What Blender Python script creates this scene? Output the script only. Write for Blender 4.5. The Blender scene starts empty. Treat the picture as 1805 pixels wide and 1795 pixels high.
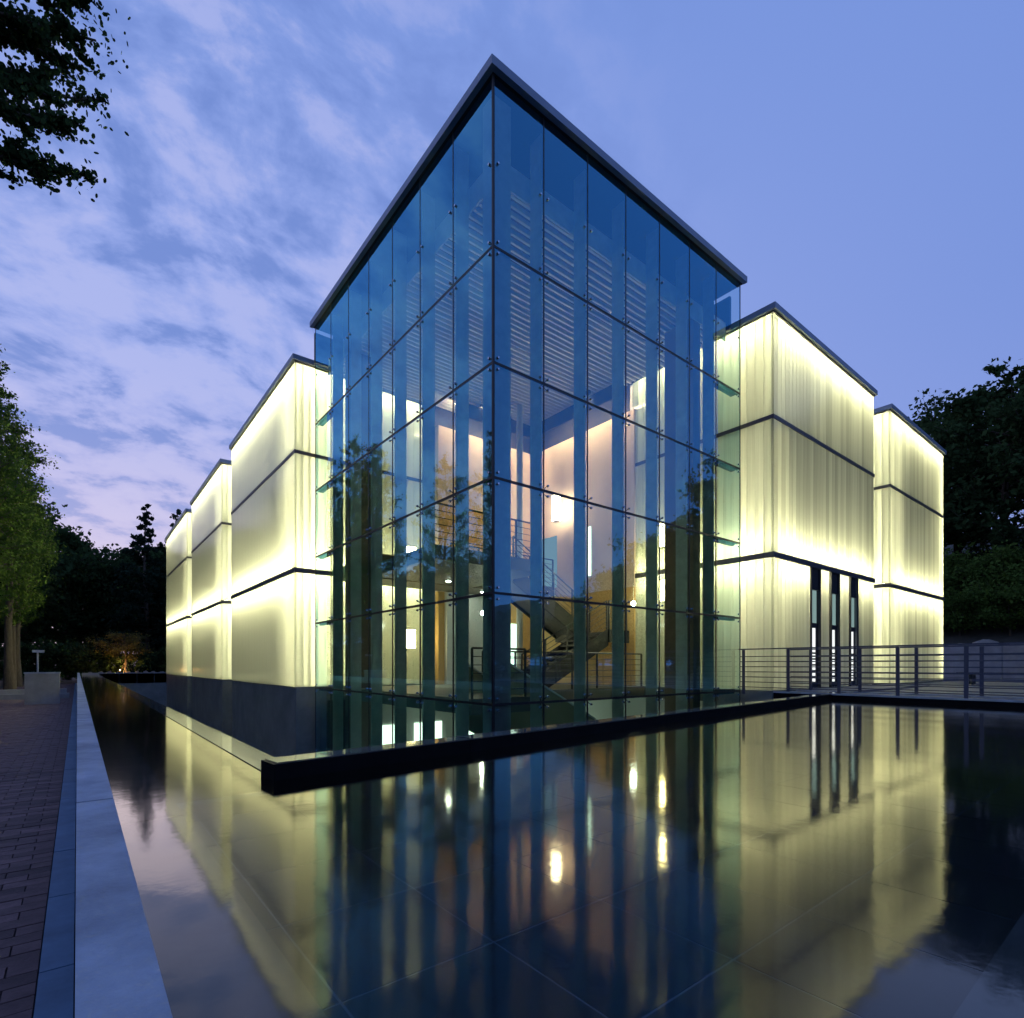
import bpy, math, random
import numpy as np
from mathutils import Vector
R = math.radians
sc = bpy.context.scene
col = sc.collection
random.seed(7)

# ------------------------------------------------------------------ camera
# world frame: the glass tower's street corner is the origin, +x runs along its right facade, +y along its left one,
# z = 0 is the pool's water; the eye is 0.8 m above the water
ALPHA = R(53.1)
EYE = 0.80
cam_d = bpy.data.cameras.new('camera')
cam = bpy.data.objects.new('camera', cam_d); col.objects.link(cam)
cam.location = (-.247 * math.sin(ALPHA) - 9.2 * math.cos(ALPHA), .247 * math.cos(ALPHA) - 9.2 * math.sin(ALPHA), EYE)
cam.rotation_euler = (R(90), 0, ALPHA - R(90))
cam_d.sensor_fit = 'HORIZONTAL'; cam_d.sensor_width = 36
cam_d.lens = 942.5 / 1805 * 36
cam_d.shift_x = (902.5 - 844) / 1805
cam_d.shift_y = (1172 - 897.5) / 1805
cam_d.clip_start = .05; cam_d.clip_end = 2000
sc.camera = cam

# ------------------------------------------------------------------ world, afterglow, exposure
w = bpy.data.worlds.new('World'); sc.world = w; w.use_nodes = True
nt = w.node_tree; nt.nodes.clear()
N = nt.nodes.new; L = nt.links.new
def wm(op, a, b=None, clamp=False):
    n = N('ShaderNodeMath'); n.operation = op; n.use_clamp = clamp
    for i, v in enumerate((a, b)):
        if v is None: continue
        if hasattr(v, 'is_output'): L(v, n.inputs[i])
        else: n.inputs[i].default_value = v
    return n.outputs[0]
def wmix(f, a, b):
    n = N('ShaderNodeMix'); n.data_type = 'RGBA'; n.clamp_factor = True
    if hasattr(f, 'is_output'): L(f, n.inputs[0])
    else: n.inputs[0].default_value = f
    for i, v in ((6, a), (7, b)):
        if hasattr(v, 'is_output'): L(v, n.inputs[i])
        else: n.inputs[i].default_value = (*v, 1)
    return n.outputs[2]
def wrange(v, a, b):
    n = N('ShaderNodeMapRange'); n.interpolation_type = 'SMOOTHSTEP'
    L(v, n.inputs[0]); n.inputs[1].default_value = a; n.inputs[2].default_value = b
    return n.outputs[0]
tc = N('ShaderNodeTexCoord')
nv = N('ShaderNodeVectorMath'); nv.operation = 'NORMALIZE'; L(tc.outputs['Generated'], nv.inputs[0])
D = nv.outputs[0]
sep = N('ShaderNodeSeparateXYZ'); L(D, sep.inputs[0])
dt = N('ShaderNodeVectorMath'); dt.operation = 'DOT_PRODUCT'; L(D, dt.inputs[0]); dt.inputs[1].default_value = (-.18, .98, .0)
west = dt.outputs['Value']                       # towards the afterglow
elev = sep.outputs['Z']
base = wmix(wrange(west, -.65, .95), (.135, .250, .66), (.335, .415, .82))
base = wmix(wrange(elev, .35, 1.0), base, (.165, .285, .71))
low = wm('SUBTRACT', 1.0, wrange(elev, -.02, .50))
pink = wm('MULTIPLY', wrange(west, .25, .98), low)
base = wmix(wm('MULTIPLY', low, .45), base, (.36, .42, .80))
base = wmix(wm('MULTIPLY', pink, 1.0), base, (.73, .61, .79))
# thin broken cloud on a flat layer, thicker towards the afterglow
dv = N('ShaderNodeVectorMath'); dv.operation = 'DIVIDE'; L(D, dv.inputs[0])
cz = N('ShaderNodeCombineXYZ'); zz = wm('ADD', wm('MAXIMUM', elev, 0.0), .34)
for i in range(3): L(zz, cz.inputs[i])
L(cz.outputs[0], dv.inputs[1])
mp = N('ShaderNodeMapping'); L(dv.outputs[0], mp.inputs[0]); mp.inputs['Rotation'].default_value = (0, 0, R(25)); mp.inputs['Scale'].default_value = (1.25, 1.7, 0); mp.inputs['Location'].default_value = (.4, 1.3, 0)
n1 = N('ShaderNodeTexNoise'); L(mp.outputs[0], n1.inputs['Vector']); n1.inputs['Scale'].default_value = 4.2; n1.inputs['Detail'].default_value = 9; n1.inputs['Roughness'].default_value = .58; n1.inputs['Distortion'].default_value = .35
n2 = N('ShaderNodeTexNoise'); L(mp.outputs[0], n2.inputs['Vector']); n2.inputs['Scale'].default_value = 11.0; n2.inputs['Detail'].default_value = 7; n2.inputs['Roughness'].default_value = .6
cl = wm('ADD', wm('MULTIPLY', n1.outputs[0], .72), wm('MULTIPLY', n2.outputs[0], .28))
cmask = wm('MULTIPLY', wrange(cl, .48, .58), wrange(west, .20, .75))
cloudc = wmix(pink, (.44, .49, .85), (.74, .63, .80))
base = wmix(wm('MULTIPLY', cmask, .72), base, cloudc)
dark = wm('MULTIPLY', wm('SUBTRACT', 1.0, wrange(cl, .40, .51)), wrange(west, .15, .70))
base = wmix(wm('MULTIPLY', wm('MULTIPLY', dark, .85), wm('SUBTRACT', 1.0, wm('MULTIPLY', pink, .7))), base, (.155, .25, .63))
# the darker sky opposite the afterglow carries the physical sky too
sky = N('ShaderNodeTexSky'); sky.sky_type = 'NISHITA'; sky.sun_disc = False
sky.sun_elevation = R(-1.5); sky.sun_rotation = R(-10); sky.altitude = 80
add = N('ShaderNodeMix'); add.data_type = 'RGBA'; add.blend_type = 'ADD'; add.inputs[0].default_value = .05
L(base, add.inputs[6]); L(sky.outputs[0], add.inputs[7])
bg = N('ShaderNodeBackground'); L(add.outputs[2], bg.inputs[0]); bg.inputs[1].default_value = 1.0
wo = N('ShaderNodeOutputWorld'); L(bg.outputs[0], wo.inputs[0])

sun_d = bpy.data.lights.new('afterglow_sun', 'SUN'); sun_d.energy = .08; sun_d.angle = R(25); sun_d.color = (1, .78, .72)
sun = bpy.data.objects.new('afterglow_sun', sun_d); col.objects.link(sun)
sun.rotation_euler = (R(82), 0, R(170))

vs = sc.view_settings
vs.view_transform = 'Standard'; vs.look = 'None'; vs.exposure = 0.0; vs.gamma = 1.0; vs.use_curve_mapping = False
sc.render.engine = 'CYCLES'
cy = sc.cycles
cy.use_denoising = True
try: cy.denoiser = 'OPENIMAGEDENOISE'
except Exception: pass
cy.use_adaptive_sampling = True; cy.adaptive_threshold = .02
cy.max_bounces = 9; cy.diffuse_bounces = 4; cy.glossy_bounces = 5; cy.transmission_bounces = 6; cy.transparent_max_bounces = 24
cy.sample_clamp_indirect = 6.0
cy.use_light_tree = True

# ------------------------------------------------------------------ materials
MATS = {}
def nodes_of(name):
    m = bpy.data.materials.new(name); m.use_nodes = True
    t = m.node_tree; t.nodes.clear()
    out = t.nodes.new('ShaderNodeOutputMaterial')
    MATS[name] = m
    return m, t, out
def surf(name, c, rough=.6, var=.25, scale=3.0, bump=0.0, bscale=30.0, metallic=0.0, spec=.5, rand=0.0, c2=None, streak=None):
    """principled surface, its colour broken up by noise; rand = brightness change from piece to piece"""
    m, t, out = nodes_of(name)
    p = t.nodes.new('ShaderNodeBsdfPrincipled'); t.links.new(p.outputs[0], out.inputs[0])
    p.inputs['Roughness'].default_value = rough; p.inputs['Metallic'].default_value = metallic
    p.inputs['Specular IOR Level'].default_value = spec
    co = t.nodes.new('ShaderNodeTexCoord')
    ns = t.nodes.new('ShaderNodeTexNoise'); ns.inputs['Scale'].default_value = scale; ns.inputs['Detail'].default_value = 8; ns.inputs['Roughness'].default_value = .65
    src = co.outputs['Object']
    if streak:
        mpn = t.nodes.new('ShaderNodeMapping'); mpn.inputs['Scale'].default_value = streak; t.links.new(src, mpn.inputs[0]); src = mpn.outputs[0]
    t.links.new(src, ns.inputs['Vector'])
    mr = t.nodes.new('ShaderNodeMapRange'); mr.inputs[1].default_value = .28; mr.inputs[2].default_value = .72
    t.links.new(ns.outputs[0], mr.inputs[0])
    mx = t.nodes.new('ShaderNodeMix'); mx.data_type = 'RGBA'; t.links.new(mr.outputs[0], mx.inputs[0])
    a = tuple(max(0, v * (1 - var)) for v in c); b = c2 or tuple(min(1, v * (1 + var)) for v in c)
    mx.inputs[6].default_value = (*a, 1); mx.inputs[7].default_value = (*b, 1)
    colr = mx.outputs[2]
    if rand:
        oi = t.nodes.new('ShaderNodeObjectInfo')
        m2 = t.nodes.new('ShaderNodeMapRange'); m2.inputs[3].default_value = 1 - rand; m2.inputs[4].default_value = 1 + rand
        t.links.new(oi.outputs['Random'], m2.inputs[0])
        mu = t.nodes.new('ShaderNodeMix'); mu.data_type = 'RGBA'; mu.blend_type = 'MULTIPLY'; mu.inputs[0].default_value = 1
        t.links.new(colr, mu.inputs[6]); t.links.new(m2.outputs[0], mu.inputs[7]); colr = mu.outputs[2]
    t.links.new(colr, p.inputs['Base Color'])
    if bump:
        nb = t.nodes.new('ShaderNodeTexNoise'); nb.inputs['Scale'].default_value = bscale; nb.inputs['Detail'].default_value = 6
        t.links.new(co.outputs['Object'], nb.inputs['Vector'])
        bp = t.nodes.new('ShaderNodeBump'); bp.inputs['Strength'].default_value = bump; bp.inputs['Distance'].default_value = .02
        t.links.new(nb.outputs[0], bp.inputs['Height']); t.links.new(bp.outputs[0], p.inputs['Normal'])
    return m
def emit(name, c, s):
    m, t, out = nodes_of(name)
    e = t.nodes.new('ShaderNodeEmission'); e.inputs[0].default_value = (*c, 1); e.inputs[1].default_value = s
    t.links.new(e.outputs[0], out.inputs[0]); return m
def sheet_glass(name, tint, refl, ior=1.5, gain=1.0, floor=0.0, rough=.0, ripple=None):
    """clear or tinted sheet: Fresnel reflection over straight transmission"""
    m, t, out = nodes_of(name)
    fr = t.nodes.new('ShaderNodeFresnel'); fr.inputs[0].default_value = ior
    g = t.nodes.new('ShaderNodeBsdfGlossy'); g.inputs[0].default_value = (*refl, 1); g.inputs[1].default_value = rough
    tr = t.nodes.new('ShaderNodeBsdfTransparent'); tr.inputs[0].default_value = (*tint, 1)
    ma = t.nodes.new('ShaderNodeMath'); ma.operation = 'MULTIPLY_ADD'; ma.use_clamp = True
    ma.inputs[1].default_value = gain; ma.inputs[2].default_value = floor
    t.links.new(fr.outputs[0], ma.inputs[0])
    mx = t.nodes.new('ShaderNodeMixShader'); t.links.new(ma.outputs[0], mx.inputs[0])
    t.links.new(tr.outputs[0], mx.inputs[1]); t.links.new(g.outputs[0], mx.inputs[2])
    t.links.new(mx.outputs[0], out.inputs[0])
    if ripple:
        co = t.nodes.new('ShaderNodeTexCoord')
        hs = None
        for (scl, strength, loc) in ripple:
            nb = t.nodes.new('ShaderNodeTexNoise'); nb.inputs['Scale'].default_value = scl; nb.inputs['Detail'].default_value = 4
            mp_ = t.nodes.new('ShaderNodeMapping'); mp_.inputs['Location'].default_value = loc
            t.links.new(co.outputs['Object'], mp_.inputs[0]); t.links.new(mp_.outputs[0], nb.inputs['Vector'])
            k = t.nodes.new('ShaderNodeMath'); k.operation = 'MULTIPLY'; k.inputs[1].default_value = strength
            t.links.new(nb.outputs[0], k.inputs[0])
            if hs is None: hs = k.outputs[0]
            else:
                ad = t.nodes.new('ShaderNodeMath'); ad.operation = 'ADD'; t.links.new(hs, ad.inputs[0]); t.links.new(k.outputs[0], ad.inputs[1]); hs = ad.outputs[0]
        bp = t.nodes.new('ShaderNodeBump'); bp.inputs['Strength'].default_value = 1.0; bp.inputs['Distance'].default_value = 1.0
        t.links.new(hs, bp.inputs['Height'])
        t.links.new(bp.outputs[0], g.inputs['Normal']); t.links.new(bp.outputs[0], fr.inputs['Normal'])
    return m
def channel_glass(name, rand):
    """cast channel glass: milky sheet that passes and scatters the light behind it"""
    m, t, out = nodes_of(name)
    tr = t.nodes.new('ShaderNodeBsdfTranslucent'); df = t.nodes.new('ShaderNodeBsdfDiffuse')
    gl = t.nodes.new('ShaderNodeBsdfGlossy'); gl.inputs[1].default_value = .12
    co = t.nodes.new('ShaderNodeTexCoord'); mp_ = t.nodes.new('ShaderNodeMapping'); mp_.inputs['Scale'].default_value = (9, 9, .25)
    t.links.new(co.outputs['Object'], mp_.inputs[0])
    ns = t.nodes.new('ShaderNodeTexNoise'); ns.inputs['Scale'].default_value = 1.6; ns.inputs['Detail'].default_value = 4
    t.links.new(mp_.outputs[0], ns.inputs['Vector'])
    oi = t.nodes.new('ShaderNodeObjectInfo')
    a = t.nodes.new('ShaderNodeMapRange'); a.inputs[1].default_value = .3; a.inputs[2].default_value = .7; a.inputs[3].default_value = 1 - rand * .6; a.inputs[4].default_value = 1.0
    t.links.new(ns.outputs[0], a.inputs[0])
    b = t.nodes.new('ShaderNodeMapRange'); b.inputs[3].default_value = 1 - rand; b.inputs[4].default_value = 1.0
    t.links.new(oi.outputs['Random'], b.inputs[0])
    k = t.nodes.new('ShaderNodeMath'); k.operation = 'MULTIPLY'; t.links.new(a.outputs[0], k.inputs[0]); t.links.new(b.outputs[0], k.inputs[1])
    mu = t.nodes.new('ShaderNodeMix'); mu.data_type = 'RGBA'; mu.blend_type = 'MULTIPLY'; mu.inputs[0].default_value = 1
    mu.inputs[6].default_value = (.86, .88, .80, 1); t.links.new(k.outputs[0], mu.inputs[7])
    t.links.new(mu.outputs[2], tr.inputs[0]); df.inputs[0].default_value = (.62, .66, .62, 1)
    m1 = t.nodes.new('ShaderNodeMixShader'); m1.inputs[0].default_value = .14
    t.links.new(tr.outputs[0], m1.inputs[1]); t.links.new(df.outputs[0], m1.inputs[2])
    fr = t.nodes.new('ShaderNodeFresnel'); fr.inputs[0].default_value = 1.45
    m2 = t.nodes.new('ShaderNodeMixShader'); t.links.new(fr.outputs[0], m2.inputs[0])
    t.links.new(m1.outputs[0], m2.inputs[1]); t.links.new(gl.outputs[0], m2.inputs[2])
    t.links.new(m2.outputs[0], out.inputs[0]); return m
def leaf(name, c, var=.4):
    m, t, out = nodes_of(name)
    df = t.nodes.new('ShaderNodeBsdfDiffuse'); tr = t.nodes.new('ShaderNodeBsdfTranslucent')
    co = t.nodes.new('ShaderNodeTexCoord'); ns = t.nodes.new('ShaderNodeTexNoise'); ns.inputs['Scale'].default_value = .9; ns.inputs['Detail'].default_value = 5
    t.links.new(co.outputs['Object'], ns.inputs['Vector'])
    mr = t.nodes.new('ShaderNodeMapRange'); mr.inputs[1].default_value = .3; mr.inputs[2].default_value = .7; t.links.new(ns.outputs[0], mr.inputs[0])
    mx = t.nodes.new('ShaderNodeMix'); mx.data_type = 'RGBA'; t.links.new(mr.outputs[0], mx.inputs[0])
    mx.inputs[6].default_value = (*[v * (1 - var) for v in c], 1); mx.inputs[7].default_value = (*[v * (1 + var) for v in c], 1)
    t.links.new(mx.outputs[2], df.inputs[0]); t.links.new(mx.outputs[2], tr.inputs[0])
    m1 = t.nodes.new('ShaderNodeMixShader'); m1.inputs[0].default_value = .3
    t.links.new(df.outputs[0], m1.inputs[1]); t.links.new(tr.outputs[0], m1.inputs[2]); t.links.new(m1.outputs[0], out.inputs[0])
    return m
M_pane = sheet_glass('blue_tinted_glass', (.84, .90, .80), (.20, .68, 1.0), gain=1.6, floor=.19)
M_fin = surf('fin_grey_metal', (.42, .46, .45), .35, .2)
M_joint = surf('black_silicone', (.006, .007, .010), .5, .1)
M_steel = surf('stainless_steel', (.55, .58, .62), .25, .1, metallic=1.0)
M_dsteel = surf('dark_painted_steel', (.012, .014, .018), .45, .2)
M_cap = surf('zinc_sheet', (.20, .25, .33), .45, .12, 2.0, metallic=.0, bump=.05, bscale=8)
M_soffit = surf('dark_soffit', (.03, .026, .022), .7, .2)
M_chan = channel_glass('milky_channel_glass', .36)
M_chan_far = channel_glass('milky_channel_glass_plain', .10)
M_band = surf('dark_band_metal', (.06, .062, .075), .45, .2)
M_cavity = surf('cavity_white_paint', (.90, .90, .86), .8, .03)
M_tube = emit('fluorescent_tube', (1.0, .96, .55), 112.0)
M_plinth = surf('slate_plinth', (.17, .19, .18), .55, .3, 1.2, bump=.02)
M_peach = surf('warm_plaster', (.76, .60, .48), .8, .06, 1.5)
M_orangelit = surf('orange_lit_plaster', (.70, .44, .17), .8, .06, 1.5)  # warm light on the hall walls, painted into the plaster colour
M_olive = surf('olive_plaster', (.36, .31, .19), .8, .1, 1.5)
M_white = surf('white_plaster', (.74, .76, .72), .8, .05, 1.5)
M_slab = surf('slab_concrete', (.17, .16, .145), .6, .15, 2.0)
M_pier = surf('brown_pier', (.16, .12, .085), .7, .2, 1.5)
M_dark = surf('dark_paint', (.02, .02, .022), .6, .2)
M_slat = surf('ceiling_slat_metal', (.62, .60, .56), .5, .08, 3.0)
M_rail = surf('rail_steel', (.07, .07, .095), .45, .15, 6.0)
M_railin = surf('hall_rail_steel', (.06, .06, .06), .4, .15, 6.0)
M_stone = surf('black_polished_stone', (.004, .004, .005), .5, .4, 3.0, spec=.08)
M_wet = surf('wet_grey_stone', (.10, .105, .10), .05, .3, 4.0, spec=.9)
M_ledge = surf('pool_ledge_stone', (.085, .08, .075), .6, .4, 3.0, rand=.08)
M_tile = surf('pool_slate_tile', (.008, .010, .015), .45, .5, 2.0, rand=.25)
M_grout = surf('pool_grout', (.10, .12, .15), .8, .35, 3.0)
M_conc = surf('pale_concrete', (.31, .34, .39), .75, .42, 2.3, bump=.25, bscale=60)
M_conc2 = surf('weathered_concrete', (.32, .30, .28), .8, .3, 1.2, bump=.3, bscale=30, rand=.08)
M_gutter = surf('gutter_stone', (.11, .20, .30), .6, .25, 4.0, rand=.08)
M_brick = surf('paving_brick', (.14, .082, .078), .75, .35, 9.0, bump=.3, bscale=50, rand=.42)
M_sand = surf('brick_joint_sand', (.025, .02, .022), .9, .3, 10.0)
M_water = sheet_glass('pool_water', (.72, .82, .88), (1, .95, .82), ior=1.33, gain=1.9, rough=.07, ripple=[(.9, .0006, (0, 0, 0)), (6.0, .0006, (3, 1, 0)), (24.0, .00016, (1, 5, 0))])
M_bark = surf('bark', (.085, .065, .045), .9, .4, 6.0, bump=.6, bscale=12, streak=(3, 3, .6))
M_ginkgo = leaf('ginkgo_leaf', (.085, .14, .026))
M_shade = leaf('dark_broad_leaf', (.042, .075, .028))
M_pine = leaf('pine_needle', (.022, .04, .024))
M_bush = leaf('bush_leaf', (.085, .14, .03))
M_maple = leaf('garden_pine_leaf', (.12, .11, .035))
M_soil = surf('ground_soil', (.05, .048, .035), .95, .4, 1.0, bump=.4, bscale=10)
M_rock = surf('pale_rock', (.30, .27, .23), .85, .3, 3.0, bump=.5, bscale=8)
M_addedwash = emit('added_wash_tube', (1.0, .74, .46), 190.0)
M_addedspot = emit('added_spot_glow', (1.0, .78, .50), 3000.0)
M_lampwarm = emit('lantern_glow', (1.0, .82, .56), 30.0)
M_lampyel = emit('lantern_glow_small', (1.0, .82, .42), 40.0)
M_spot = emit('downlight_glow', (.86, 1.0, .92), 160.0)
M_cool = emit('cool_light_panel', (.72, 1.0, .86), 3.2)
M_doorlit = emit('lit_door_pane', (.62, .95, .92), .34)
M_doorlow = emit('lit_door_panel', (.95, 1.0, .98), 1.1)
M_garden = emit('garden_spot_glow', (1.0, .52, .16), 2000.0)

# ------------------------------------------------------------------ mesh helpers
class MB:
    def __init__(s): s.v = []; s.f = []
    def box(s, x0, x1, y0, y1, z0, z1):
        b = len(s.v)
        s.v += [(x0, y0, z0), (x1, y0, z0), (x1, y1, z0), (x0, y1, z0), (x0, y0, z1), (x1, y0, z1), (x1, y1, z1), (x0, y1, z1)]
        s.f += [tuple(b + i for i in q) for q in ((0, 3, 2, 1), (4, 5, 6, 7), (0, 1, 5, 4), (1, 2, 6, 5), (2, 3, 7, 6), (3, 0, 4, 7))]
        return s
    def quad(s, *p):
        b = len(s.v); s.v += [tuple(q) for q in p]; s.f.append(tuple(range(b, b + len(p)))); return s
    def prism(s, poly, axis, a, b):
        """poly = 2D outline in the plane across `axis`, swept from a to b along it"""
        n = len(poly); k = len(s.v)
        def mk(p, t): return {'x': (t, p[0], p[1]), 'y': (p[0], t, p[1]), 'z': (p[0], p[1], t)}[axis]
        s.v += [mk(p, a) for p in poly] + [mk(p, b) for p in poly]
        s.f += [tuple(k + i for i in range(n))[::-1], tuple(k + n + i for i in range(n))]
        s.f += [(k + i, k + (i + 1) % n, k + n + (i + 1) % n, k + n + i) for i in range(n)]
        return s
    def tube(s, p0, p1, r0, r1=None, n=8, caps=True):
        r1 = r0 if r1 is None else r1
        p0 = Vector(p0); p1 = Vector(p1); d = (p1 - p0).normalized()
        u = d.orthogonal().normalized(); v = d.cross(u); k = len(s.v)
        for p, r in ((p0, r0), (p1, r1)):
            for i in range(n):
                a = 2 * math.pi * i / n; q = p + (u * math.cos(a) + v * math.sin(a)) * r; s.v.append(tuple(q))
        s.f += [(k + i, k + (i + 1) % n, k + n + (i + 1) % n, k + n + i) for i in range(n)]
        if caps: s.f += [tuple(k + i for i in range(n))[::-1], tuple(k + n + i for i in range(n))]
        return s
    def mesh(s, name, mat, smooth=False):
        me = bpy.data.meshes.new(name); me.from_pydata(s.v, [], s.f); me.materials.append(mat)
        if smooth: me.polygons.foreach_set('use_smooth', [True] * len(me.polygons))
        me.update(); return me
    def build(s, name, mat, parent=None, smooth=False, loc=None):
        return link(name, s.mesh(name, mat, smooth), parent, loc)
def link(name, me, parent=None, loc=None, rz=0, scale=None):
    o = bpy.data.objects.new(name, me); col.objects.link(o)
    if parent: o.parent = parent
    if loc: o.location = loc
    if rz: o.rotation_euler[2] = rz
    if scale: o.scale = scale
    return o
def tag(o, label=None, cat=None, group=None, kind=None):
    if label: o['label'] = label
    if cat: o['category'] = cat
    if group: o['group'] = group
    if kind: o['kind'] = kind
    return o
def thing(name, loc, label, cat, group=None, rz=0):
    o = bpy.data.objects.new(name, None); col.objects.link(o); o.location = loc; o.rotation_euler[2] = rz
    return tag(o, label, cat, group)
def struct(o, label): return tag(o, label, None, None, 'structure')
def copy_tree(o, parent=None):
    c = o.copy(); col.objects.link(c); c.parent = parent
    for ch in list(o.children): copy_tree(ch, c)
    return c
def bx(name, mat, parent, *a): return MB().box(*a).build(name, mat, parent)

# ------------------------------------------------------------------ ground, pool, path
FLOOR = .13          # ground floor and bridge deck
PATH = -.65
PX0, PX1 = -5.585, 9.85      # pool edges in x (left parapet's inner face, far right)
PY0, PY1 = -8.6, 44.0
WX, WY = -4.62, -3.42        # outer faces of the overflow edge (left) and of the black wall (front)
SK = .0944                    # the front wall runs a little askew to the tower
def wy(x): return WY + (x - WX) * SK
g = MB()
gx = [-900, -5.725, 30.3, 900]; gy = [-900, PY0 - .3, PY1 + .4, 900]
for i in range(3):
    for j in range(3):
        if i == 1 and j == 1: continue
        g.quad((gx[i], gy[j], -.70), (gx[i + 1], gy[j], -.70), (gx[i + 1], gy[j + 1], -.70), (gx[i], gy[j + 1], -.70))
struct(g.build('ground', M_soil), 'dark soil ground around the museum and under the trees')

# pool floor: a bed of grout carrying slate tiles; a shallow stone ledge runs along the outer edges
pf = MB().prism([(PX0, PY0), (PX1, PY0), (PX1, wy(PX1) + .1), (WX + .1, WY + .1), (WX + .1, PY1), (PX0, PY1)], 'z', -.40, -.1015)
pool_floor = struct(pf.build('pool_floor', M_grout), 'dark slate tiled floor of the reflecting pool')
T = .52
tile_me = {}
def tile_mesh(wx, wy):
    k = (round(wx, 3), round(wy, 3))
    if k not in tile_me: tile_me[k] = MB().box(-wx / 2, wx / 2, -wy / 2, wy / 2, -.012, 0).mesh('tile', M_tile)
    return tile_me[k]
LX, LY = -5.255, -6.875       # inner edges of the ledge
far_tiles = MB(); cnt = 0
y = -5.85 - 2 * T
ys = [y + T * k for k in range(0, 11)]
xs = [-4.64 - T * 2 + T * k for k in range(0, 31)]
for jx, x in enumerate(xs):
    for y in ys:
        x0, x1, y0, y1 = max(x, LX), x + T, max(y, LY), min(y + T, wy(x) + .1)
        x1 = min(x1, PX1)
        if x1 - x0 < .06 or y1 - y0 < .06: continue
        gap = .004
        if cnt < 250:
            link('tile', tile_mesh(x1 - x0 - 2 * gap, y1 - y0 - 2 * gap), pool_floor, ((x0 + x1) / 2, (y0 + y1) / 2, -.100)); cnt += 1
        else: far_tiles.box(x0 + gap, x1 - gap, y0 + gap, y1 - gap, -.112, -.100)
y = ys[6] + T
while y < PY1:
    for x in (LX, ):
        far_tiles.box(LX + .004, WX - .004, max(y, WY) + .004, min(y + T, PY1) - .004, -.112, -.100)
    y += T
tag(far_tiles.build('far_tile', M_tile, pool_floor), kind='stuff')
# ledge slabs
led = 0
y = PY0
while y < PY1:
    L1 = min(2.35, PY1 - y)
    bx('ledge_slab', M_ledge, pool_floor, PX0 + .002, LX, y + .012, y + L1 - .012, -.104, -.022); y += 2.35
x = LX
while x < PX1:
    L1 = min(2.35, PX1 - x)
    bx('ledge_slab', M_ledge, pool_floor, x + .012, x + L1 - .012, PY0 + .002, LY, -.104, -.022); x += 2.35
# water
wt = MB()
wt.quad((PX0, PY0, 0), (PX1, PY0, 0), (PX1, wy(PX1), 0), (WX, WY, 0), (PX0, WY, 0))
wt.quad((PX0, WY, 0), (WX, WY, 0), (WX, PY1, 0), (PX0, PY1, 0))
struct(wt.build('water', M_water), 'still dark water of the reflecting pool')

# overflow edge (left) and black wall (front), with the sunken court behind them
ov = thing('pool_overflow_edge', (WX, WY, 0), 'wet pale overflow edge of the pool along the left pavilions', 'pool edge')
y = .24
while y < 46.8:
    MB().box(.002, .25, y + .003, min(y + 2.4, 47.36) - .003, -3.4, .007).build('coping', M_wet, ov); y += 2.4
fw = thing('pool_front_wall', (WX - .02, WY, 0), 'low black polished stone wall between the pool and the glass tower', 'wall', rz=math.atan(SK))
x = 0.0
while x < 14:
    bx('stone', M_stone, fw, x + (.0 if x == 0 else .002), min(x + 1.8, 14.55), 0, .24, -3.4, .112)
    bx('wet_coping', M_wet, fw, x + .03, min(x + 1.8, 14.55) - .002, .02, .24, .1125, .120); x += 1.8
cw = thing('court_end_wall', (WX, PY1, 0), 'dark stone wall closing the sunken court at the pool end', 'wall')
bx('stone', M_plinth, cw, .26, 34, .0, .3, -3.4, .10)
cf = MB().box(WX, 34, WY + .2, 48, -3.7, -3.4)
struct(cf.build('sunken_court_floor', M_plinth), 'dark floor of the sunken court around the building')

# concrete parapet on the left, gutter strip and brick path
PT = .18
par = thing('pool_parapet', (-5.725, PY0, 0), 'pale concrete parapet wall along the brick path and pool', 'wall')
y = 0.0
while y < 53:
    bx('concrete_length', M_conc, par, 0, .138, y + .004, min(y + 2.2, 53) - .004, -.72, PT + random.uniform(-.002, .002)); y += 2.2
bank = thing('pool_far_bank', (-5.6, PY1, 0), 'low pale stone bank closing the far end of the pool', 'wall')
x = .14
while x < 36:
    hh = .16 + .02 * random.random()
    bx('stone', M_conc2, bank, x + .01, x + 1.19, .0, .5, -.7, hh); x += 1.2
for k in range(34):
    MB().prism([(0, 0), (.30 + .2 * random.random(), 0), (.28, .12 + .12 * random.random()), (.08, .13)], 'y', 0, .4).build('edge_rock', M_rock, bank, loc=(.4 + k * .62 + .15 * random.random(), .55, .1))
# brick path: a sheet of joint sand with the bricks on it
ps = MB().box(-9.4, -5.865, -12, 60, -.72, -.664)
path = struct(ps.build('path', M_sand), 'reddish brown brick path beside the pool')
BL, BW = .245, .118
bme = MB().box(-BL / 2 + .004, BL / 2 - .004, -BW / 2 + .004, BW / 2 - .004, -.02, .0).mesh('brick', M_brick)
farb = MB(); nb = 0
rows = int((44 + 6.4) / BW)
for j in range(rows):
    yy = -6.4 + BW * (j + .5)
    off = (j % 2) * BL / 2
    if off:
        farb.box(-5.868 - BL / 2 + .004, -5.868 - .004, yy - BW / 2 + .004, yy + BW / 2 - .004, -.664, -.648)
    for i in range(14):
        dz = random.uniform(-.003, .003)
        if i < 4 and nb < 300:
            link('brick', bme, path, (-5.868 - BL * (i + .5) - off, yy, -.648 + dz)); nb += 1
        else:
            X = -5.868 - BL * (i + .5) - off
            farb.box(X - BL / 2 + .004, X + BL / 2 - .004, yy - BW / 2 + .004, yy + BW / 2 - .004, -.664, -.648 + dz)
tag(farb.build('far_brick', M_brick, path), kind='stuff')
gt = struct(MB().box(-5.866, -5.726, -12, 60, -.74, -.67).build('gutter', M_sand), 'narrow blue grey stone gutter strip at the foot of the parapet')
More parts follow.
